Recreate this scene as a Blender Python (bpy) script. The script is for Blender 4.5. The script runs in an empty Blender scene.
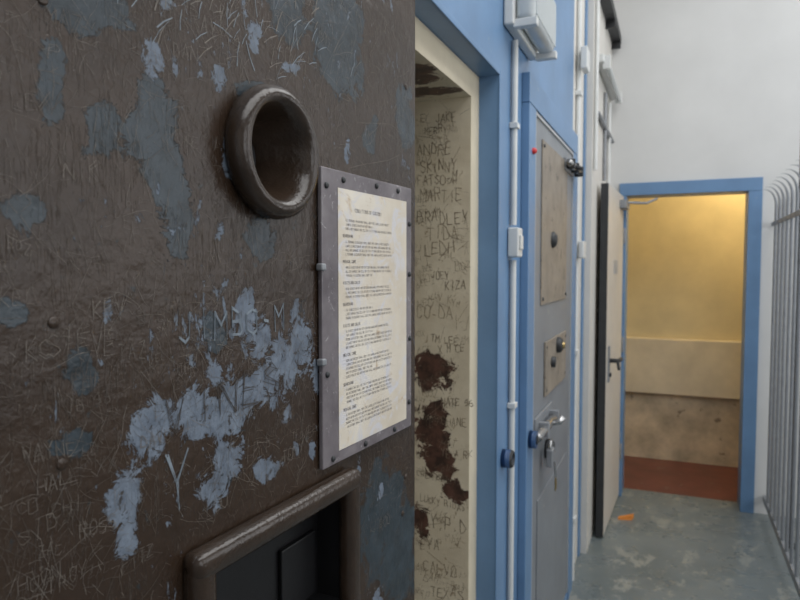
import bpy, bmesh, math, random
import numpy as np
from mathutils import Vector, Matrix, noise as mnoise
random.seed(7)
C = bpy.context.scene.collection
bpy.context.scene.view_settings.view_transform = 'Standard'

# ------------------------------------------------------------------ materials
def nt(name):
    m = bpy.data.materials.new(name); m.use_nodes = True
    n = m.node_tree; b = n.nodes['Principled BSDF']
    return m, n, b
def N(n, t, **kw):
    x = n.nodes.new(t)
    for k, v in kw.items():
        if k in x.inputs: x.inputs[k].default_value = v
        else: setattr(x, k, v)
    return x
def col(c): return (c[0], c[1], c[2], 1)
def noise(n, src, scale, detail=4, rough=.6, dist=0.0, vscale=None):
    v = src
    if vscale:
        mp = N(n, 'ShaderNodeMapping'); mp.inputs['Scale'].default_value = vscale
        n.links.new(src, mp.inputs[0]); v = mp.outputs[0]
    t = N(n, 'ShaderNodeTexNoise', Scale=scale, Detail=detail, Roughness=rough, Distortion=dist)
    n.links.new(v, t.inputs['Vector']); return t.outputs[0]
def ramp(n, src, a, b):
    r = N(n, 'ShaderNodeMapRange'); r.inputs[1].default_value = a; r.inputs[2].default_value = b
    n.links.new(src, r.inputs[0]); return r.outputs[0]
def mix(n, fac, a, b):
    x = N(n, 'ShaderNodeMix', data_type='RGBA')
    if isinstance(fac, float): x.inputs[0].default_value = fac
    else: n.links.new(fac, x.inputs[0])
    for i, v in ((6, a), (7, b)):
        if isinstance(v, (tuple, list)): x.inputs[i].default_value = col(v)
        else: n.links.new(v, x.inputs[i])
    return x.outputs[2]
def math_(n, op, a, b=None):
    x = N(n, 'ShaderNodeMath', operation=op)
    for i, v in ((0, a), (1, b)):
        if v is None: continue
        if isinstance(v, (int, float)): x.inputs[i].default_value = v
        else: n.links.new(v, x.inputs[i])
    return x.outputs[0]
def bump(n, b, h, s, d=.002):
    x = N(n, 'ShaderNodeBump', Strength=s, Distance=d)
    n.links.new(h, x.inputs['Height']); n.links.new(x.outputs[0], b.inputs['Normal'])
def coord(n): return N(n, 'ShaderNodeTexCoord').outputs['Object']

def simple(name, c, rough=.5, metal=0.0, var=.15, scale=12, bs=.15, chip=None, chipthr=.66, cscale=8):
    m, n, b = nt(name); o = coord(n)
    t = noise(n, o, scale, 5)
    c2 = tuple(x*(1-var) for x in c); c3 = tuple(min(1, x*(1+var)) for x in c)
    out = mix(n, ramp(n, t, .3, .7), c2, c3)
    if chip:
        k = noise(n, o, cscale, 8, .7, .4)
        mk = ramp(n, k, chipthr, chipthr+.015)
        out = mix(n, mk, out, chip)
    n.links.new(out, b.inputs['Base Color'])
    b.inputs['Roughness'].default_value = rough; b.inputs['Metallic'].default_value = metal
    if bs: bump(n, b, noise(n, o, scale*6, 3), bs)
    return m

def brown_mat(name, attrs):
    m, n, b = nt(name); o = coord(n)
    big = noise(n, o, 9, 5); fine = noise(n, o, 45, 8, .75, .3); med = noise(n, o, 26, 10, .78, .7)
    base = mix(n, ramp(n, big, .3, .7), (.025,.0145,.0090), (.043,.0265,.0170))
    base = mix(n, ramp(n, fine, .635, .65), base, (.022,.030,.035))
    if attrs:
        aB = N(n, 'ShaderNodeAttribute', attribute_name='chip_dark').outputs['Fac']
        f = math_(n, 'ADD', aB, math_(n, 'MULTIPLY', math_(n, 'SUBTRACT', med, .5), 3.4))
        mB = ramp(n, f, .24, .26)
        tl = mix(n, ramp(n, noise(n, o, 30, 6), .35, .7), (.020,.028,.034), (.040,.055,.068))
        base = mix(n, mB, base, tl)
        aA = N(n, 'ShaderNodeAttribute', attribute_name='chip_light').outputs['Fac']
        med2 = noise(n, o, 42, 10, .8, .9)
        f2 = math_(n, 'ADD', aA, math_(n, 'MULTIPLY', math_(n, 'SUBTRACT', med2, .5), 5.0))
        mA = ramp(n, f2, .22, .25)
    else:
        mA = None
    clus = noise(n, o, 6, 2)
    ch = noise(n, o, 75, 8, .75, .4, (1, 1, .5))
    small = math_(n, 'ADD', ch, math_(n, 'MULTIPLY', math_(n, 'SUBTRACT', clus, .5), .5))
    mS = ramp(n, small, .642, .652)
    lb = mix(n, ramp(n, noise(n, o, 50, 7, .7), .35, .65), (.085,.108,.145), (.165,.20,.25))
    lb = mix(n, ramp(n, noise(n, o, 90, 6, .7, 1.0), .58, .61), lb, (.038,.036,.038))
    mm = math_(n, 'MAXIMUM', mA, mS) if mA else mS
    base = mix(n, mm, base, lb)
    def streak(rot, sc, w):
        mp = N(n, 'ShaderNodeMapping'); mp.inputs['Rotation'].default_value = (0, rot, 0); mp.inputs['Scale'].default_value = (sc, sc, sc*.07)
        n.links.new(o, mp.inputs[0])
        t = N(n, 'ShaderNodeTexNoise', Scale=14, Detail=3, Roughness=.6); n.links.new(mp.outputs[0], t.inputs['Vector'])
        d = math_(n, 'ABSOLUTE', math_(n, 'SUBTRACT', t.outputs[0], .5))
        return ramp(n, d, w, .0)
    sA = math_(n, 'MAXIMUM', math_(n, 'MAXIMUM', streak(.5, 9, .006), streak(-.8, 8, .006)), streak(1.5, 7, .005))
    area = ramp(n, noise(n, o, 20, 4), .48, .60)
    base = mix(n, math_(n, 'MULTIPLY', math_(n, 'MULTIPLY', sA, area), .45), base, (.15,.135,.12))
    n.links.new(base, b.inputs['Base Color'])
    rr = N(n, 'ShaderNodeMapRange'); rr.inputs[3].default_value = .25; rr.inputs[4].default_value = .6
    n.links.new(mm, rr.inputs[0]); n.links.new(rr.outputs[0], b.inputs['Roughness'])
    h = math_(n, 'SUBTRACT', math_(n, 'MULTIPLY', noise(n, o, 55, 6), 1.3), math_(n, 'MULTIPLY', mm, .8))
    if attrs: h = math_(n, 'SUBTRACT', h, math_(n, 'MULTIPLY', mB, .4))
    h = math_(n, 'SUBTRACT', h, math_(n, 'MULTIPLY', math_(n, 'MULTIPLY', sA, area), .3))
    bump(n, b, h, .75, .0018)
    b.inputs['Specular IOR Level'].default_value = .45
    return m

M = {}
M['brown_face'] = brown_mat('brown_paint_chipped', True)
M['brown'] = brown_mat('brown_paint', False)
M['brown_gloss'] = simple('brown_gloss_paint', (.032,.021,.0145), .2, 0, .25, 20, .4, (.12,.12,.125), .67, 30)
M['brown_mark'] = simple('brown_scrape', (.04,.032,.027), .5)
M['black'] = simple('black_recess_shade', (.005,.005,.006), .45)  # near-black colour paints the darkness inside peephole and hatch
M['blue'] = simple('blue_paint', (.125,.23,.39), .38, 0, .10, 5, .12, (.27,.33,.37), .67, 9)
M['bluedk'] = simple('blue_enamel', (.035,.08,.18), .3, 0, .1)
M['white'] = simple('white_wall_paint', (.60,.58,.54), .6, 0, .06, 3, .1, (.38,.37,.34), .72, 6)
M['endwall'] = simple('plaster_white', (.60,.60,.59), .7, 0, .06, 1.6, .1)
M['ceil'] = simple('ceiling_paint', (.6,.6,.6), .8, 0, .04)
M['greydoor'] = simple('grey_door_paint', (.20,.215,.235), .4, 0, .1, 8, .1, (.33,.31,.28), .66, 14)
M['greyedge'] = simple('grey_edge', (.36,.37,.38), .4)
M['tan'] = simple('tan_panel', (.24,.205,.165), .5, 0, .2, 14, .1, (.12,.10,.08), .60, 20)
M['galv'] = simple('galvanised_steel', (.25,.262,.28), .45, .2, .12, 30, .1)
M['chrome'] = simple('worn_chrome', (.5,.5,.5), .25, .9, .1)
M['plast'] = simple('white_plastic', (.62,.63,.62), .35, 0, .05)
M['dark'] = simple('dark_steel', (.035,.037,.04), .5, .3, .1)
M['brass'] = simple('brass', (.4,.30,.14), .35, .9, .1)
M['orange'] = simple('orange_rubber', (.70,.24,.04), .5)
M['red'] = simple('red_plastic', (.6,.03,.03), .4)
M['scr'] = simple('scratch_bare', (.150,.130,.110), .6, 0, .35, 60)
M['scr2'] = simple('scratch_faint', (.075,.060,.048), .6, 0, .3, 60)
M['scrblue'] = simple('scratch_blue', (.18,.215,.25), .6, 0, .3, 60)
M['scrbrown'] = simple('scratch_brown', (.20,.155,.105), .7, 0, .3)
M['ink'] = simple('printed_ink', (.17,.155,.15), .6, 0, .3, 30)
M['leafgrey'] = simple('beige_door_paint', (.58,.54,.48), .45, 0, .05)
M['yellow'] = simple('ochre_wall_paint', (.66,.57,.36), .7, 0, .10, 3, .2, (.42,.34,.2), .74, 4)
M['cream2'] = simple('cream_dado_paint', (.70,.62,.47), .6, 0, .10, 5, .2, (.38,.31,.23), .73, 5)
M['dirty'] = simple('stained_plaster', (.56,.47,.34), .7, 0, .34, 5, .3, (.26,.2,.14), .63, 7)
M['redfloor'] = simple('red_oxide_floor', (.13,.040,.030), .35, 0, .3, 6, .1, (.16,.11,.09), .62, 9)

m, n, b = nt('lavender_acrylic'); o = coord(n)
c_ = mix(n, ramp(n, noise(n, o, 14, 5), .3, .7), (.10,.085,.095), (.22,.20,.21))
c_ = mix(n, ramp(n, noise(n, o, 60, 6, .8, 1.2), .60, .64), c_, (.34,.32,.33))
n.links.new(c_, b.inputs['Base Color']); b.inputs['Roughness'].default_value = .18
M['plexi'] = m
m, n, b = nt('aged_paper'); o = coord(n)
c_ = mix(n, ramp(n, noise(n, o, 9, 4), .35, .7), (.58,.51,.41), (.72,.67,.58))
c_ = mix(n, ramp(n, noise(n, o, 28, 6, .7, .5), .60, .74), c_, (.46,.33,.20))
c_ = mix(n, ramp(n, noise(n, o, 20, 7, .7, 1.5), .50, .62), c_, (.60,.59,.61))
n.links.new(c_, b.inputs['Base Color']); b.inputs['Roughness'].default_value = .2
M['paper'] = m

m, n, b = nt('cream_graffiti_paint'); o = coord(n)
bc = mix(n, ramp(n, noise(n, o, 7, 5), .3, .7), (.54,.46,.33), (.70,.62,.47))
bc = mix(n, ramp(n, noise(n, o, 40, 8, .78, .6), .59, .63), bc, (.38,.30,.20))
a = N(n, 'ShaderNodeAttribute', attribute_name='chip_dark').outputs['Fac']
f = math_(n, 'ADD', a, math_(n, 'MULTIPLY', math_(n, 'SUBTRACT', noise(n, o, 22, 9, .75, .7), .5), 4.0))
mk = ramp(n, f, .22, .26)
bc = mix(n, mk, bc, mix(n, ramp(n, noise(n, o, 30, 6), .4, .6), (.040,.022,.016), (.11,.052,.036)))
n.links.new(bc, b.inputs['Base Color']); b.inputs['Roughness'].default_value = .45
bump(n, b, math_(n, 'SUBTRACT', noise(n, o, 60, 4), mk), .4)
M['cream'] = m
M['creamframe'] = simple('cream_frame_paint', (.66,.58,.43), .4, 0, .1, 8, .15, (.28,.22,.15), .70, 30)

m, n, b = nt('painted_concrete_floor'); o = coord(n)
fc = mix(n, ramp(n, noise(n, o, 2.5, 5), .3, .7), (.115,.138,.142), (.175,.20,.205))
fc = mix(n, ramp(n, noise(n, o, 5.5, 12, .8, .15, (1.2, .7, 1)), .55, .57), fc, (.25,.26,.24))
fc = mix(n, ramp(n, noise(n, o, 16, 10, .8, .1), .595, .615), fc, (.31,.30,.26))
fc = mix(n, ramp(n, noise(n, o, 11, 8, .75, .2), .61, .64), fc, (.085,.095,.097))
n.links.new(fc, b.inputs['Base Color'])
rr = N(n, 'ShaderNodeMapRange'); rr.inputs[3].default_value = .14; rr.inputs[4].default_value = .45
n.links.new(noise(n, o, 6, 5), rr.inputs[0]); n.links.new(rr.outputs[0], b.inputs['Roughness'])
bump(n, b, noise(n, o, 30, 4), .15)
M['floor'] = m

# ------------------------------------------------------------------ mesh builder
class B:
    def __init__(s): s.v = []; s.f = []; s.m = []; s.mats = []; s.sm = []
    def mi(s, k):
        if k not in s.mats: s.mats.append(k)
        return s.mats.index(k)
    def add(s, vs, fs, k, smooth=False):
        o = len(s.v); s.v += [tuple(v) for v in vs]; i = s.mi(k)
        for f in fs: s.f.append(tuple(o+x for x in f)); s.m.append(i); s.sm.append(smooth)
    def box(s, x0, x1, y0, y1, z0, z1, k, bev=0):
        bm = bmesh.new(); bmesh.ops.create_cube(bm, size=1)
        for v in bm.verts: v.co = Vector(((x0+x1)/2+v.co.x*(x1-x0), (y0+y1)/2+v.co.y*(y1-y0), (z0+z1)/2+v.co.z*(z1-z0)))
        if bev: bmesh.ops.bevel(bm, geom=bm.edges[:], offset=bev, segments=3, profile=.5, affect='EDGES', clamp_overlap=True)
        bm.verts.index_update()
        s.add([v.co[:] for v in bm.verts], [[v.index for v in f.verts] for f in bm.faces], k, bool(bev)); bm.free()
    def tube(s, pts, r, k, seg=12, cap=True):
        pts = [Vector(p) for p in pts]; vs = []; fs = []; up = None
        for i, p in enumerate(pts):
            d = (pts[min(i+1, len(pts)-1)]-pts[max(i-1, 0)]).normalized()
            if up is None:
                up = d.orthogonal().normalized()
            up = (up - d*up.dot(d)).normalized(); w = d.cross(up)
            rr = r[i] if isinstance(r, (list, tuple)) else r
            for j in range(seg):
                a = 2*math.pi*j/seg; vs.append(p+(up*math.cos(a)+w*math.sin(a))*rr)
        for i in range(len(pts)-1):
            for j in range(seg):
                fs.append((i*seg+j, i*seg+(j+1) % seg, (i+1)*seg+(j+1) % seg, (i+1)*seg+j))
        if cap: fs.append(tuple(range(seg))[::-1]); fs.append(tuple((len(pts)-1)*seg+j for j in range(seg)))
        s.add(vs, fs, k, True)
    def lathe(s, prof, origin, axis, k, seg=48):
        a = Vector(axis).normalized(); u = a.orthogonal().normalized(); w = a.cross(u); o = Vector(origin)
        vs = []; fs = []
        for (r, h) in prof:
            for j in range(seg):
                t = 2*math.pi*j/seg; vs.append(o+a*h+(u*math.cos(t)+w*math.sin(t))*r)
        for i in range(len(prof)-1):
            for j in range(seg):
                fs.append((i*seg+j, i*seg+(j+1) % seg, (i+1)*seg+(j+1) % seg, (i+1)*seg+j))
        s.add(vs, fs, k, True)
    def stroke(s, pts, w, k, fn):
        for (a0, b0), (a1, b1) in zip(pts, pts[1:]):
            dx, dy = a1-a0, b1-b0; L = math.hypot(dx, dy)
            if L < 1e-7: continue
            w1 = random.uniform(.55, 1.1); w2 = random.uniform(.35, 1)
            ex, ey = dx/L*w*.3, dy/L*w*.3; nx, ny = -dy/L*w/2, dx/L*w/2
            q = [(a0-ex+nx*w1, b0-ey+ny*w1), (a0-ex-nx*w1, b0-ey-ny*w1), (a1+ex-nx*w2, b1+ey-ny*w2), (a1+ex+nx*w2, b1+ey+ny*w2)]
            s.add([fn(*p) for p in q], [(0, 1, 2, 3)], k)
    def obj(s, name, parent=None, merge=False):
        me = bpy.data.meshes.new(name); me.from_pydata(s.v, [], s.f)
        for k in s.mats: me.materials.append(M[k])
        me.polygons.foreach_set('material_index', s.m); me.polygons.foreach_set('use_smooth', s.sm)
        me.update()
        if merge is not None:
            bm = bmesh.new(); bm.from_mesh(me); bmesh.ops.recalc_face_normals(bm, faces=bm.faces)
            bm.to_mesh(me); bm.free()
        o = bpy.data.objects.new(name, me); C.objects.link(o)
        if any(s.sm):
            md = o.modifiers.new('wn', 'WEIGHTED_NORMAL'); md.keep_sharp = True
        if parent: o.parent = parent
        return o
def empty(name, loc=(0,0,0), rz=0):
    e = bpy.data.objects.new(name, None); e.location = loc; e.rotation_euler = (0, 0, rz); e.empty_display_size = .1
    C.objects.link(e); return e
def boxobj(name, args, k, parent=None):
    b = B(); 
    for a in args: b.box(*a, k)
    return b.obj(name, parent)

FONT = {
'A':'00 26 40,12 32','B':'00 06 35 33 03,33 41 30 00','C':'45 26 05 01 20 41','D':'00 06 25 42 30 00','E':'46 06 00 40,03 33',
'F':'00 06 46,03 33','G':'45 26 04 01 20 41 43 23','H':'00 06,40 46,03 43','I':'20 26','J':'36 31 20 01','K':'00 06,46 03 40',
'L':'06 00 40','M':'00 06 23 46 40','N':'00 06 40 46','O':'20 01 05 26 45 41 20','P':'00 06 36 44 33 03','Q':'20 01 05 26 45 41 20,22 40',
'R':'00 06 36 44 33 03,23 40','S':'45 26 05 04 42 41 20 01','T':'20 26,06 46','U':'06 01 20 41 46','V':'06 20 46','W':'06 10 24 30 46',
'X':'00 46,06 40','Y':'06 23 46,23 20','Z':'06 46 00 40','-':'13 33','1':'15 26 20','3':'06 36 33 13,33 41 20 01','6':'36 04 01 20 41 33 03','9':'43 03 15 36 41 10','0':'20 01 05 26 45 41 20','7':'06 46 10','.':'20 21',' ':''}
def write(b, txt, x, y, h, w, k, fn, slant=0.0, jit=.12, dy=0.0, cw=.85, right=1, wob=0.0):
    cx = 0; s = h/6
    for ch in txt:
        oy = random.uniform(-wob, wob)*h; sc = 1+random.uniform(-wob, wob)
        for st in FONT.get(ch, '').split(','):
            pts = []
            for p in st.split():
                px = int(p[0])+random.uniform(-jit, jit)*2; py = int(p[1])*sc+random.uniform(-jit, jit)*2
                pts.append((x+right*(cx+px*s*cw+py*s*slant), y+oy+py*s+dy*cx))
            if len(pts) > 1: b.stroke(pts, w, k, fn)
        cx += (5.6*s*cw) if ch != ' ' else 3.5*s

def blobfield(P, blobs):
    f = np.full(len(P), -.9)
    for (a, z, ra, rz) in blobs:
        d = 1-np.sqrt(((P[:, 0]-a)/ra)**2+((P[:, 1]-z)/rz)**2)
        f = np.maximum(f, np.clip(d*1.3+.1, -.9, .75))
    return f

# ------------------------------------------------------------------ room shell
boxobj('floor', [(-2.8, 2.6, -2.5, 4.6, -.1, 0)], 'floor')
boxobj('floor_storeroom', [(-1.1, 1.15, 4.6, 5.6, -.1, 0)], 'redfloor')
b = B()
b.box(-.80, -.44, -2.5, .90, 0, 3.7, 'blue')
b.box(-.80, -.44, .90, 1.709, 2.007, 3.7, 'blue')
b.box(-.80, -.44, 1.709, 3.05, 0, 3.7, 'blue')
b.box(-.80, -.44, 3.05, 3.45, 0, 3.7, 'white')
b.box(-.80, -.40, 3.45, 4.44, 0, 3.7, 'white')
b.obj('wall_left')
b = B()
b.box(-.80, -.34, 4.44, 4.60, 0, 3.7, 'endwall')
b.box(-.34, .47, 4.44, 4.60, 2.035, 3.7, 'endwall')
b.box(.47, 2.6, 4.44, 4.60, 0, 3.7, 'endwall')
b.obj('wall_end')
boxobj('wall_back', [(-2.8, 2.6, -2.6, -2.5, 0, 3.7)], 'white')
b = B()
b.box(2.6, 2.75, -2.6, 4.6, 0, 1.1, 'white'); b.box(2.6, 2.75, -2.6, 4.6, 3.0, 3.7, 'white')
ys = [-2.6, -1.8, -.2, .3, 1.9, 2.4, 4.0, 4.6]
for i in range(0, 8, 2): b.box(2.6, 2.75, ys[i], ys[i+1], 1.1, 3.0, 'white')
b.obj('wall_right')
for i, (y0, y1) in enumerate(((-1.8, -.2), (.3, 1.9), (2.4, 4.0))):
    b = B(); 
    for yy in (y0, (y0+y1)/2-.02, y1-.04): b.box(2.64, 2.70, yy, yy+.04, 1.1, 3.0, 'plast')
    for zz in (1.1, 2.03, 2.96): b.box(2.64, 2.70, y0, y1, zz, zz+.04, 'plast')
    b.obj('window_%d' % (i+1))
b = B()
b.box(-2.8, .0, -2.6, 4.6, 3.7, 3.8, 'ceil'); b.box(1.8, 2.75, -2.6, 4.6, 3.7, 3.8, 'ceil')
b.box(0, 1.8, -2.6, -1.2, 3.7, 3.8, 'ceil'); b.box(0, 1.8, 4.0, 4.6, 3.7, 3.8, 'ceil')
b.obj('ceiling')
b = B()
for yy in np.arange(-1.2, 4.01, .65): b.box(0, 1.8, yy-.02, yy+.02, 3.72, 3.78, 'plast')
for xx in (.02, .9, 1.78): b.box(xx-.02, xx+.02, -1.2, 4, 3.72, 3.78, 'plast')
b.obj('skylight')
b = B()
b.box(-2.9, -2.8, -1.2, 2.6, 0, 3.7, 'cream2'); b.box(-2.8, -.8, -1.2, -1.1, 0, 3.7, 'cream2'); b.box(-2.8, -.8, 2.5, 2.6, 0, 3.7, 'cream2')
b.box(-.82, -.80, -1.1, .9, 0, 3.7, 'cream2'); b.box(-.82, -.80, 1.709, 2.5, 0, 3.7, 'cream2'); b.box(-.82, -.80, .9, 1.709, 2.007, 3.7, 'cream2')
b.obj('wall_inner')
b = B()
b.box(-1.1, 1.15, 5.42, 5.55, 0, 2.7, 'yellow')
b.box(-1.1, -1.0, 4.6, 5.42, 0, 2.7, 'yellow'); b.box(1.05, 1.15, 4.6, 5.42, 0, 2.7, 'yellow')
b.box(-1.0, 1.05, 5.36, 5.42, .52, .95, 'cream2', .008)
b.box(-1.0, 1.05, 5.405, 5.42, 0, .52, 'dirty')
b.obj('wall_storeroom')
boxobj('ceiling_storeroom', [(-1.1, 1.15, 4.6, 5.55, 2.7, 2.8)], 'ceil')

def grid_face(name, a0, a1, z0, z1, step, fn, mat, attrs, holes=None, parent=None):
    na = int(round((a1-a0)/step))+1; nz = int(round((z1-z0)/step))+1
    A, Z = np.meshgrid(np.linspace(a0, a1, na), np.linspace(z0, z1, nz), indexing='ij')
    P = np.stack([A.ravel(), Z.ravel()], 1)
    W = P.copy()
    for i, p in enumerate(P):
        v = mnoise.noise_vector(Vector((p[0]*22, p[1]*22, 3.3)))
        v2 = mnoise.noise_vector(Vector((p[0]*55, p[1]*55, 7.3)))
        W[i, 0] += v[0]*.012+v2[0]*.006; W[i, 1] += v[1]*.012+v2[1]*.006
    vs = [fn(p[0], p[1]) for p in P]; fs = []
    for i in range(na-1):
        for j in range(nz-1):
            ca, cz = (P[i*nz+j]+P[(i+1)*nz+j+1])/2
            if holes and holes(ca, cz): continue
            fs.append((i*nz+j, (i+1)*nz+j, (i+1)*nz+j+1, i*nz+j+1))
    me = bpy.data.meshes.new(name); me.from_pydata(vs, [], fs); me.materials.append(M[mat])
    for k, bl in attrs.items():
        at = me.attributes.new(k, 'FLOAT', 'POINT'); at.data.foreach_set('value', blobfield(W, bl).astype(np.float32))
    o = bpy.data.objects.new(name, me); C.objects.link(o)
    if parent: o.parent = parent
    return o
jamb = empty('trim_1')
b = B()
b.box(-.80, -.493, .901, .975, 0, 2.006, 'creamframe'); b.box(-.80, -.493, 1.636, 1.708, 0, 2.006, 'creamframe')
b.box(-.80, -.493, .975, 1.636, 1.94, 2.006, 'creamframe')
b.box(-.80, -.493, .975, 1.636, 0, .02, 'galv')
b.obj('doorway_liner', jamb)
grid_face('graffiti_face', -.80, -.4935, .02, 1.94, .01, lambda a, z: (a, 1.6345, z), 'cream',
  {'chip_dark': [(-.60,1.22,.065,.05),(-.60,1.05,.055,.10),(-.57,.97,.05,.05),(-.525,.90,.045,.035),(-.63,.80,.03,.05),(-.57,.5,.05,.08)]}, parent=jamb)
grid_face('soffit_face', -.80, -.4935, .975, 1.636, .01, lambda a, z: (a, z, 1.939), 'cream',
  {'chip_dark': [(-.60,1.55,.12,.05),(-.56,1.40,.06,.1),(-.62,1.25,.08,.06),(-.56,1.15,.08,.06)]}, parent=jamb)
b = B(); fj = lambda a, z: (a, 1.6338, z)
for t, x, z, h in (('EL JAKE',-.63,1.885,.022),('MERRY',-.62,1.85,.02),('ANDRE',-.64,1.80,.03),('SKINNY',-.63,1.755,.026),('FATSO-M',-.64,1.715,.025),('MARTIE',-.63,1.675,.03),
    ('BRADLEY',-.64,1.62,.032),('TIDA',-.61,1.575,.034),('LEDH',-.62,1.53,.034),('JOEY',-.60,1.47,.02),('KIZA',-.56,1.44,.022),('CO-DA',-.64,1.36,.032),('TM LEE',-.60,1.30,.02),
    ('X M CE',-.58,1.27,.02),('NATE 96',-.57,1.13,.02),('SHANE',-.57,1.08,.022),('YE A RK',-.57,.99,.02),('CREW CAT',-.64,.93,.018),('LUCKY RIDAS',-.63,.86,.018),
    ('Y.P.D',-.60,.79,.032),('EYA',-.63,.73,.03),('CALVO',-.62,.67,.03),('TEXAS',-.6,.6,.03)):
    write(b, t, x, z, h, random.uniform(.0013,.0024), 'scrbrown', fj, 0, .25, random.uniform(-.12,.12), .7, wob=.15)
names = ['KYM','BOZ','TED','LJ','RICO','SAM','NED','PIP','DEE','ZAC','LUV','ROX','MAT','UZI','KEL','SID']
for i in range(70):
    write(b, random.choice(names), random.uniform(-.70,-.53), random.uniform(.4,1.9), random.uniform(.01,.024), random.uniform(.0007,.0012), 'scrbrown', fj, random.uniform(-.2,.3), .35, random.uniform(-.4,.4), .75, wob=.2)
for i in range(260):
    x = random.uniform(-.78,-.5); z = random.uniform(.3,1.92); a = random.uniform(0,6.3); L = random.uniform(.01,.06)
    b.stroke([(x,z),(min(-.496,x+L*math.cos(a)),z+L*math.sin(a))], random.uniform(.0005,.0013), 'scrbrown', fj)
b.obj('graffiti', jamb, None)

# ------------------------------------------------------------------ brown open cell door
door = empty('cell_door', (-.348, .878, 0), math.radians(-93.43))
fnD = lambda u, z: (u, 0, z)
light = [(.486,1.376,.032,.028),(.445,1.374,.036,.027),(.398,1.376,.036,.025),(.350,1.386,.036,.027),(.312,1.400,.030,.030),(.285,1.415,.018,.034),
 (.516,1.330,.020,.020),(.520,1.318,.020,.016),(.511,1.295,.012,.024),(.404,1.322,.028,.026),(.42,1.312,.024,.022),
 (.370,1.452,.012,.030),(.352,1.43,.014,.018),(.345,1.30,.018,.012),(.483,1.655,.008,.018),(.40,1.60,.005,.02),(.41,1.665,.012,.008),(.36,1.715,.012,.012),
 (.184,1.634,.009,.012),(.405,1.532,.006,.012),(.415,1.41,.01,.014),(.30,1.70,.012,.010),(.268,1.59,.010,.010),
 (.22,1.46,.008,.018),(.262,1.38,.010,.02),(.262,1.305,.012,.012),(.11,1.20,.010,.02),(.165,1.23,.006,.03),(.53,1.47,.004,.012),(.12,1.05,.02,.03),
 (.56,1.70,.006,.012),(.46,1.71,.012,.006),(.30,1.46,.008,.012),(.31,1.35,.010,.010),(.30,1.31,.006,.014),(.10,1.32,.006,.015)]
darkb = [(.482,1.605,.034,.042),(.47,1.57,.028,.034),(.456,1.540,.024,.038),(.588,1.534,.020,.018),(.60,1.47,.014,.01),(.537,1.683,.038,.018),(.561,1.382,.020,.015),(.529,1.60,.014,.022),
 (.206,1.754,.06,.06),(.21,1.80,.06,.05),(.10,1.17,.07,.08),(.05,1.10,.06,.09),(.35,1.527,.028,.022),(.398,1.315,.014,.014),(.565,1.62,.014,.035),(.55,1.43,.014,.017),(.30,1.76,.04,.04),(.36,1.66,.025,.02),(.03,1.7,.03,.05),(.42,1.45,.02,.02),(.13,1.66,.02,.03)]
def holes(u, z):
    return math.hypot(u-.331, z-1.609) < .046 or (.205 < u < .43 and 1.105 < z < 1.235)
grid_face('steel_face', 0, .8, .03, 1.98, .005, fnD, 'brown_face', {'chip_light': light, 'chip_dark': darkb}, holes, door)
b = B()
b.box(0, .8, -.040, -.036, .03, 1.98, 'brown')
b.box(0, .004, -.038, -.0003, .03, 1.98, 'brown'); b.box(.796, .80, -.038, -.0003, .03, 1.98, 'brown')
b.box(0, .8, -.038, -.0003, .03, .034, 'brown'); b.box(0, .8, -.038, -.0003, 1.976, 1.98, 'brown')
for z in (.25, 1.96):
    b.tube([(-.012, -.03, z-.06), (-.012, -.03, z+.06)], .010, 'brown')
b.obj('steel_shell', door)
b = B()
prof = [(.058,-.002),(.0625,.003),(.064,.010),(.0625,.018),(.057,.0235),(.051,.0235),(.046,.019),(.042,.011),(.038,.000),(.033,-.012),(.027,-.022),(.023,-.033)]
b.lathe(prof, (.341, 0, 1.610), (0, 1, 0), 'brown_gloss', 64)
b.lathe([(.024,-.032),(.0001,-.0325)], (.341, 0, 1.610), (0, 1, 0), 'black', 32)  # black disc stands in for the dark of the hole
b.obj('peephole_funnel', door)
b = B()
u0, u1, z0, z1, w, t = .190, .462, 1.078, 1.262, .026, .022
b.box(u0, u1, -.002, t, z1-w, z1, 'brown_gloss', .0095); b.box(u0, u1, -.002, t, z0, z0+w, 'brown_gloss', .0095)
b.box(u0, u0+w, -.002, t-.001, z0+.002, z1-.002, 'brown_gloss', .0095); b.box(u1-w, u1, -.002, t-.001, z0+.002, z1-.002, 'brown_gloss', .0095)
b.box(.207, .212, -.036, .002, 1.10, 1.238, 'black'); b.box(.427, .434, -.036, .002, 1.10, 1.238, 'black')
b.box(.207, .432, -.036, .002, 1.232, 1.238, 'black'); b.box(.207, .432, -.036, .002, 1.10, 1.107, 'black')
b.box(.212, .427, -.035, -.030, 1.107, 1.232, 'black')  # hatch interior coloured black to paint in its shade
b.box(.225, .29, -.030, -.024, 1.115, 1.19, 'black', .002)
b.lathe([(.004,0),(.003,.002),(.0001,.0025)], (.345, -.030, 1.215), (0,1,0), 'plast', 12)
b.obj('food_hatch', door)
b = B()
for u, z in ((.5705,1.463),(.567,1.366),(.572,1.674),(.03,1.75),(.04,1.15),(.03,1.2),(.55,.9),(.3,.9),(.05,.9)):
    b.lathe([(.0042,0),(.0040,.0008),(.003,.0014),(.0001,.0016)], (u, 0, z), (0, 1, 0), 'brown', 16)
b.obj('rivets', door)
b = B(); S = lambda u, z: (u, .0004, z); S2 = lambda u, z: (u, .0006, z)
def wr(t, u, z, h, w, k, **kw): write(b, t, u, z, h, w, k, S2, right=-1, **kw)
rs = random.getstate()
for rep in range(2):
    random.seed(11); 
    write(b, 'JIMBO-M', .459, 1.437+rep*.0012, .024, .0017, 'scrblue', S2, jit=.14, cw=.95, wob=.08, right=-1)
for rep in range(3):
    write(b, 'VINES', .477, 1.364, .030, .0008, 'brown_mark', S2, jit=.28, cw=1.15, dy=0.05, wob=.05, right=-1)
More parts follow.
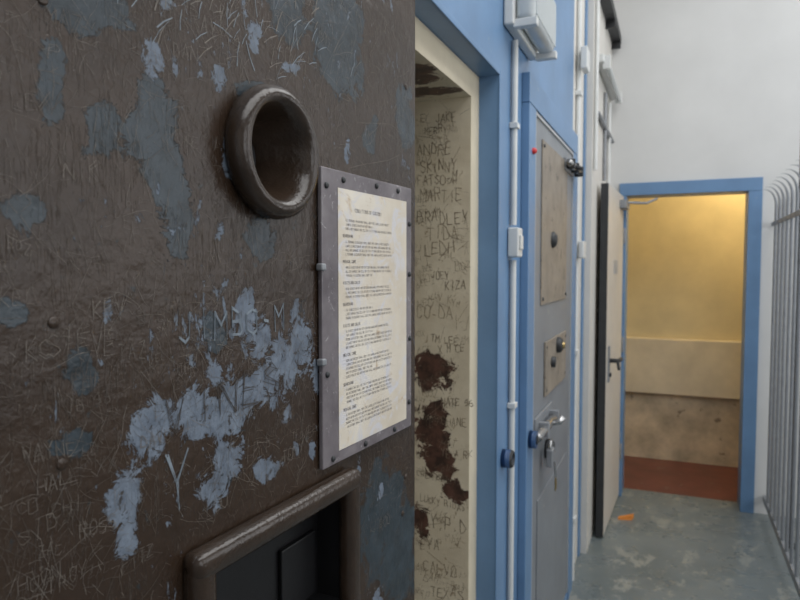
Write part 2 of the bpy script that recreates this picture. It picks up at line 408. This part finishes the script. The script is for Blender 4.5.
for rep in range(3):
    random.seed(20+rep); wr('Y', .474, 1.30, .046, .0014, 'scrblue', jit=.16, cw=.7)
random.setstate(rs)
for t, u, z, h in (('MICHELL',.578,1.412,.012),('STEVE',.575,1.44,.014),('JB 93',.563,1.40,.010),('KEV',.54,1.465,.012),('TAZ',.52,1.43,.012),('BIG M',.50,1.455,.012),('DAVO',.50,1.36,.010),
   ('HALL',.585,1.35,.010),('CHI',.575,1.33,.010),('ROSS',.555,1.31,.010),('WAYNE',.595,1.375,.010),('XX',.54,1.35,.012),('SMITHY',.42,1.47,.012),('ACE',.33,1.34,.014),('TONY',.32,1.30,.012),
   ('LEX',.595,1.60,.012),('NIK',.56,1.56,.012),('MAZ',.57,1.66,.012),('DAN',.46,1.67,.012),('RAY 89',.44,1.70,.014),('COX',.28,1.66,.012),
   ('AMY',.15,1.66,.014),('JT',.10,1.70,.014),('GAZ',.14,1.24,.014),('ROD',.11,1.15,.014),('KC',.59,1.44,.012),('LOU',.43,1.28,.012),('FITZ',.52,1.27,.010),('TROY',.58,1.28,.010),('HOON',.60,1.29,.010)):
    for rep in range(2):
        wr(t, u, z, h, random.uniform(.0003,.0005), random.choice(['scr','scr2']), jit=.3, dy=random.uniform(-.15,.15), wob=.15)
for i in range(130):
    uu = random.uniform(.22,.62); zz = random.choice([random.uniform(1.25,1.50), random.uniform(1.50,1.78)])
    if math.hypot(uu-.335, zz-1.609) > .10 and not (uu < .50 and zz < 1.29):
        wr(random.choice(names), uu, zz, random.uniform(.006,.013), random.uniform(.0002,.0004), random.choice(['scr','scr2']), jit=.35, dy=random.uniform(-.5,.5), wob=.25)
def okp(u, z): return not holes(u, z) and math.hypot(u-.341, z-1.609) > .065 and not (.18<u<.465 and 1.075<z<1.265) and 0.003<u<.79
for i in range(7500):
    u = random.uniform(.01,.64); z = random.uniform(1.15,1.82) if i < 7000 else random.uniform(.1,1.2)
    cl = mnoise.noise(Vector((u*9, z*9, 1.7)))
    if cl < -.1 and random.random() < .5: continue
    a = random.gauss(1.4,.6) if random.random()<.4 else random.uniform(0,3.14); L = random.choice([.004,.006,.008,.012,.02,.035])*random.uniform(.6,1.3)
    if i % 97 == 0: L = random.uniform(.06,.14)
    pts = [(u,z)]
    for j in range(4):
        a += random.gauss(0,.18); pts.append((pts[-1][0]+L/4*math.cos(a), pts[-1][1]+L/4*math.sin(a)))
    if all(okp(*p) for p in pts): b.stroke(pts, random.uniform(.00018,.00042), random.choice(['scr','scr','scr2','scr2','scr2']), S)
for i in range(170):
    u = random.gauss(.40,.08); z = random.gauss(1.735,.04); a = random.gauss(2.0,.5); L = random.uniform(.01,.03)
    pts = [(u,z),(u+L*.5*math.cos(a),z+L*.5*math.sin(a)),(u+L*math.cos(a+.1),z+L*math.sin(a+.1))]
    if all(okp(*p) for p in pts): b.stroke(pts, random.uniform(.0004,.0015), random.choice(['scr','scrblue']), S)
b.obj('paint_scratches', door, None)

sign = empty('notice_sign', (-.348, .878, 0), math.radians(-93.43))
b = B()
b.box(.026, .255, .0012, .007, 1.274, 1.610, 'plexi', .0015)
b.box(.044, .222, .007, .0076, 1.288, 1.590, 'paper')
SC = [(.13,1.602),(.07,1.602),(.21,1.600),(.034,1.56),(.034,1.49),(.033,1.40),(.035,1.31),(.08,1.281),(.16,1.281),(.235,1.282),(.246,1.38),(.246,1.59)]
for u, z in SC:
    b.lathe([(.0036,.007),(.0034,.0086),(.0024,.0094),(.0001,.0097)], (u, 0, z), (0, 1, 0), 'dark', 14)
for z in (1.50, 1.395):
    b.box(.250, .259, .0012, .010, z-.004, z+.004, 'galv', .002)
b.obj('acrylic_plate', sign)
b = B(); T = lambda u, z: (u, .0078, z)
wr2 = lambda t, u, z, h, w=.0005: write(b, t, u, z, h, w, 'ink', T, right=-1, jit=.03)
wr2('CONDITIONS OF CUSTODY', .185, 1.565, .0042, .0006)
L1 = 'ALL PERSONS IN CUSTODY SHALL OBEY THE LAWFUL DIRECTION OF ANY OFFICER AND SHALL NOT DAMAGE THE CELL OR ITS FITTINGS AND MAY ASK TO SPEAK WITH A FRIEND OR LAWYER AT ANY TIME WHEN REQUESTED '
z = 1.553; off = 0
while z > 1.31:
    for para in range(random.choice([3,4,5])):
        n_ = 62 if para else 58; ln = L1[off % 110: off % 110+n_]; off += 37
        if random.random() < .25: ln = ln[:34]
        wr2(ln, .206, z, .0025, .00040); z -= .0048
        if z < 1.31: break
    z -= .004
    if z > 1.33: wr2(random.choice(['RIGHTS OF PRISONERS', 'SEARCHING', 'MEDICAL CARE', 'VISITS AND CALLS']), .212, z, .0032, .0007); z -= .0065
b.obj('printed_text', sign, None)

# ------------------------------------------------------------------ grey closed cell door
g = empty('cell_door', (0, 0, 0)); g.name = 'cell_door.001'
b = B(); X = -.44
b.box(X+.001, X+.018, 2.095, 2.925, .04, 1.995, 'greydoor', .003)
for y0, y1, z0, z1 in ((2.095,2.105,.04,1.985),(2.915,2.925,.04,1.985),(2.095,2.925,1.985,1.995)):
    b.box(X+.018, X+.023, y0, y1, z0, z1, 'greyedge')
b.obj('leaf', g)
b = B()
b.box(X+.018, X+.023, 2.22, 2.76, 1.37, 1.93, 'tan', .002)
b.box(X+.018, X+.026, 2.30, 2.76, 1.04, 1.235, 'tan', .002)
b.box(X+.018, X+.022, 2.20, 2.84, .10, .70, 'greydoor', .002)
for (y, z) in ((2.24,1.39),(2.74,1.39),(2.24,1.91),(2.74,1.91),(2.32,1.06),(2.74,1.06),(2.32,1.215),(2.74,1.215)):
    b.lathe([(.007,.0),(.006,.004),(.0001,.005)], (X+.023, y, z), (1,0,0), 'dark', 10)
b.obj('panels', g)
b = B()
b.lathe([(.030,0),(.030,.006),(.022,.014),(.016,.018),(.0001,.019)], (X+.022, 2.42, 1.60), (1,0,0), 'dark', 20)
b.lathe([(.03,0),(.03,.015),(.022,.022),(.0001,.023)], (X+.024, 2.54, 1.20), (1,0,0), 'dark', 20)
b.lathe([(.012,.022),(.012,.030),(.0001,.031)], (X+.024, 2.54, 1.20), (1,0,0), 'brass', 20)
b.lathe([(.02,0),(.02,.015),(.0001,.016)], (X+.024, 2.42, 1.15), (1,0,0), 'dark', 20)
b.box(X+.018, X+.03, 2.68, 2.90, 1.89, 1.94, 'galv', .003)
b.tube([(X+.045,2.66,1.915),(X+.045,2.96,1.915)], .014, 'chrome')
b.tube([(X+.045,2.76,1.915),(X+.085,2.76,1.90)], .009, 'dark')
for y in (2.70,2.82,2.95): b.box(X+.018 if y<2.93 else X+.026, X+.062, y-.009, y+.009, 1.895, 1.935, 'dark', .003)
b.box(X+.018, X+.028, 2.12, 2.44, .92, 1.0, 'greydoor', .003)
b.tube([(X+.045,2.06,.955),(X+.045,2.42,.955)], .015, 'chrome')
for y in (2.18,2.38): b.box(X+.018, X+.062, y-.012, y+.012, .93, .98, 'galv', .003)
b.tube([(X+.045,2.28,.955),(X+.078,2.28,.96),(X+.09,2.285,.98)], [.01,.01,.012], 'chrome')
b.tube([(X+.052,2.27+.018*math.cos(a),.865+.03*math.sin(a)) for a in np.linspace(0,math.pi,9)], .005, 'chrome', 8)
b.box(X+.04, X+.062, 2.245, 2.295, .805, .868, 'galv', .004)
b.lathe([(.036,0),(.036,.016),(.026,.026),(.0001,.028)], (X+.022,2.36,.84), (1,0,0), 'dark', 20)
b.tube([(X+.066,2.27,.82),(X+.069,2.275,.76)], .004, 'chrome', 8)
b.box(X+.067, X+.071, 2.265, 2.29, .72, .765, 'brass', .001)
b.obj('lock_hardware', g)
b = B()
b.tube([(X+.026,2.035,.955),(X+.048,2.035,.955)], .028, 'bluedk', 20)
b.tube([(X+.0485,2.035,.955),(X+.051,2.035,.955)], .015, 'dark', 20)
b.obj('bolt_keeper', g)
b = B()
b.box(X, X+.025, 1.99, 2.09, 0, 1.999, 'blue', .003); b.box(X, X+.025, 2.93, 3.045, 0, 1.999, 'blue', .003); b.box(X, X+.0249, 1.99, 3.045, 2.0, 2.09, 'blue', .003)
b.box(X, X+.01, 3.40, 3.448, 0, 3.69, 'blue', .002)
b.box(X, X+.02, 2.095, 2.93, 0, .035, 'blue', .002)
b.obj('trim_2')
b = B()
b.tube([(X,1.785,.96),(X+.025,1.785,.96)], .026, 'bluedk', 20)
b.lathe([(.026,.025),(.022,.031),(.016,.031),(.015,.020),(.0001,.020)], (X,1.785,.96), (1,0,0), 'dark', 20)
b.obj('bolt_receiver')
b = B()
b.box(-.443, -.436, 1.709, 1.722, 0, 2.02, 'blue', .002); b.box(-.443, -.4362, .90, 1.709, 2.007, 2.022, 'blue', .002)
b.obj('trim_3')

CY = 1.848
b = B()
b.tube([(-.429,CY,1.62),(-.429,CY,2.138)], .009, 'plast', 14)
b.box(-.44, -.416, CY-.016, CY+.016, 1.892, 1.908, 'plast', .002)
b.obj('electrical_conduit')
b = B()
b.tube([(-.429,CY,.0),(-.429,CY,1.52)], .009, 'plast', 14)
for z in (.3,1.1): b.box(-.44, -.416, CY-.016, CY+.016, z-.008, z+.008, 'plast', .002)
b.obj('electrical_conduit')
b = B()
b.tube([(-.428,3.13,0),(-.428,3.13,3.69)], .011, 'plast', 14)
for z in (.3,1.1,2.3,2.9): b.box(-.44, -.412, 3.105, 3.155, z-.01, z+.01, 'plast', .002)
b.obj('electrical_conduit')
b = B()
b.tube([(-.389,3.50,2.0),(-.389,3.50,2.86)], .010, 'plast', 14)
b.obj('electrical_conduit')
b = B()
b.tube([(-.386,3.56,2.30),(-.386,4.4,2.30)], .012, 'galv', 14)
b.tube([(-.388,3.95,2.0),(-.388,3.95,2.50)], .010, 'galv', 14)
b.tube([(-.388,4.2,2.0),(-.388,4.2,2.50)], .010, 'plast', 14)
b.obj('electrical_conduit')
b = B()
b.box(-.439, -.408, CY-.03, CY+.028, 1.528, 1.612, 'plast', .005); b.box(-.408, -.403, CY-.018, CY+.016, 1.55, 1.59, 'plast', .002)
b.obj('light_switch')
b = B()
b.box(-.414, -.39, 3.09, 3.18, 1.54, 1.62, 'plast', .005); b.obj('junction_box')
b = B(); b.box(-.414, -.385, 3.08, 3.18, 2.40, 2.50, 'plast', .005); b.obj('junction_box')
b = B(); b.lathe([(.01,0),(.01,.006),(.006,.012),(.0001,.013)], (-.415,2.04,1.86), (1,0,0), 'red', 16); b.obj('indicator_light')
m, n, bb = nt('ribbed_diffuser'); bb.inputs['Base Color'].default_value = (.70,.74,.75,1); bb.inputs['Roughness'].default_value = .15
bb.inputs['Transmission Weight'].default_value = .3; M['diff'] = m
b = B()
b.box(-.439, -.41, 1.75, 2.09, 2.15, 2.33, 'plast', .006)
b.box(-.41, -.355, 1.76, 2.08, 2.16, 2.32, 'diff', .02)
for i in range(15): yy = 1.78+i*.02; b.box(-.358, -.352, yy-.004, yy+.004, 2.175, 2.305, 'diff', .002)
for yy in (1.77, 2.07): b.box(-.415, -.35, yy-.012, yy+.012, 2.143, 2.165, 'plast', .003)
b.obj('bulkhead_light')
b = B()
b.box(-.40, -.36, 3.55, 4.40, 2.56, 2.60, 'plast', .004)
b.tube([(-.345,3.60,2.55),(-.345,4.35,2.55)], .013, 'diff', 16)
for y in (3.58, 4.35): b.box(-.37, -.33, y, y+.02, 2.53, 2.60, 'plast', .003)
b.obj('fluorescent_light')
b = B()
b.box(-.40, -.345, 3.46, 4.43, 2.92, 2.93, 'dark'); b.box(-.350, -.345, 3.46, 4.43, 2.93, 2.97, 'dark')
for y in (3.5, 4.0, 4.38): b.box(-.40, -.345, y, y+.02, 2.88, 2.92, 'dark')
b.tube([(-.375,3.46,2.945),(-.375,4.43,2.945)], .012, 'dark')
b.obj('cable_tray')

# ------------------------------------------------------------------ end doorway
b = B()
b.box(-.34, -.295, 4.42, 4.62, 0, 1.955, 'blue', .003); b.box(.395, .47, 4.42, 4.62, 0, 1.955, 'blue', .003); b.box(-.34, .47, 4.42, 4.62, 1.956, 2.035, 'blue', .003)
b.obj('trim_4')
d = empty('storeroom_door', (-.312, 4.415, 0), math.radians(-92.0))
b = B()
b.box(.0, .74, -.04, 0, .012, 1.95, 'leafgrey', .002)
b.obj('leaf', d)
b = B()
b.box(.7395, .7425, -.040, 0, .012, 1.95, 'dark')  # dark strip paints shadow onto the leaf's near edge
for z in (.3,1.0,1.7): b.tube([(-.004,.006,z-.05),(-.004,.006,z+.05)], .008, 'galv')
b.box(.62, .67, 0, .008, .86, 1.06, 'galv', .002)
b.tube([(.645,.006,.98),(.645,.05,.98),(.635,.055,.98),(.53,.055,.975)], .012, 'dark')
b.tube([(.645,.006,.90),(.645,.018,.90)], .012, 'dark')
b.tube([(.645,.05,.98),(.655,.06,.93)], .008, 'dark')
b.box(.30, .46, 0, .004, 1.46, 1.54, 'greyedge')
b.box(.03, .22, 0, .04, 1.86, 1.91, 'galv', .004)
b.tube([(.13,.03,1.90),(.03,.14,1.90),(-.0,.20,1.93)], .008, 'galv', 8)
b.obj('hardware', d)
b = B()
b.add([(-.285,4.0,.0),(-.285,4.035,.0),(-.20,4.06,.0),(-.21,4.02,0),(-.285,4.0,.008),(-.285,4.035,.008),(-.20,4.06,.028),(-.21,4.02,.028)],
      [(0,1,2,3),(4,5,6,7),(0,1,5,4),(1,2,6,5),(2,3,7,6),(3,0,4,7)], 'orange')
b.obj('door_wedge')
m, n, bb = nt('lamp_glass'); bb.inputs['Base Color'].default_value = (1,.8,.5,1); bb.inputs['Emission Color'].default_value = (1,.72,.36,1); bb.inputs['Emission Strength'].default_value = 4; M['lampglass'] = m
b = B()
b.lathe([(.0001,0),(.07,0),(.07,.03),(.0001,.031)], (.62,5.05,2.698), (0,0,-1), 'plast', 24)
b.lathe([(.06,.03),(.085,.07),(.085,.11),(.05,.15),(.0001,.16)], (.62,5.05,2.698), (0,0,-1), 'lampglass', 24)
b.obj('ceiling_lamp')
# ------------------------------------------------------------------ railing
b = B(); RX = .525
for y in np.arange(-1.6, 4.41, .14):
    pts = [(RX, y, .09), (RX, y, 1.85)]; r = [.0085, .0085]
    for i, a in enumerate(np.linspace(0, 1.75, 9)[1:]):
        pts.append((RX-.062*(1-math.cos(a)), y, 1.85+.095*math.sin(a))); r.append(max(.0006, .0085*(1-.122*(i+1))))
    b.tube(pts, r, 'galv', 8)
b.box(RX-.008, RX+.008, -1.65, 4.43, .08, .12, 'galv', .003); b.box(RX-.006, RX+.006, -1.65, 4.43, 1.74, 1.765, 'galv', .003)
for y in (-1.64, .4, 2.4):
    b.box(RX-.015, RX+.015, y, y+.03, 0, 1.74, 'galv', .003)
b.obj('steel_railing')
b = B(); b.tube([(.600,3.97,0.01),(.600,3.97,3.69)], .013, 'dark'); b.box(.57,.63,3.94,4.0,0,.01,'dark'); b.obj('steel_post')

# ------------------------------------------------------------------ lights
def area(name, loc, rot, sx, sy, p, c):
    l = bpy.data.lights.new(name, 'AREA'); l.shape = 'RECTANGLE'; l.size = sx; l.size_y = sy; l.energy = p; l.color = c
    o = bpy.data.objects.new(name, l); o.location = loc; o.rotation_euler = rot; C.objects.link(o)
area('skylight_daylight', (.9, 1.4, 3.70), (0,0,0), 1.7, 5.1, 84, (.99,.99,.98))
for i, y in enumerate((-1.0, 1.1, 3.2)):
    area('window_side_fill_%d' % i, (2.62, y, 2.05), (0, math.radians(90), 0), 1.8, 1.5, 16, (.98,.99,1))  # side fill lamps added at the unseen hall windows
l = bpy.data.lights.new('storeroom_bulb', 'POINT'); l.energy = 19; l.color = (1,.76,.40); l.shadow_soft_size = .08
o = bpy.data.objects.new('storeroom_bulb', l); o.location = (.55, 5.0, 2.42); C.objects.link(o)
w = bpy.data.worlds.new('sky'); bpy.context.scene.world = w; w.use_nodes = True
w.node_tree.nodes['Background'].inputs[0].default_value = (.92,.95,1,1); w.node_tree.nodes['Background'].inputs[1].default_value = .8

# ------------------------------------------------------------------ camera
cd = bpy.data.cameras.new('camera'); cam = bpy.data.objects.new('camera', cd); C.objects.link(cam)
cd.sensor_width = 36; cd.lens = 29.25; cd.clip_start = .02
cam.location = (0, 0, 1.5); cam.rotation_euler = (math.radians(90-2.9), 0, math.radians(22.93))
cd.dof.use_dof = True; cd.dof.focus_distance = .72; cd.dof.aperture_fstop = 10
bpy.context.scene.camera = cam
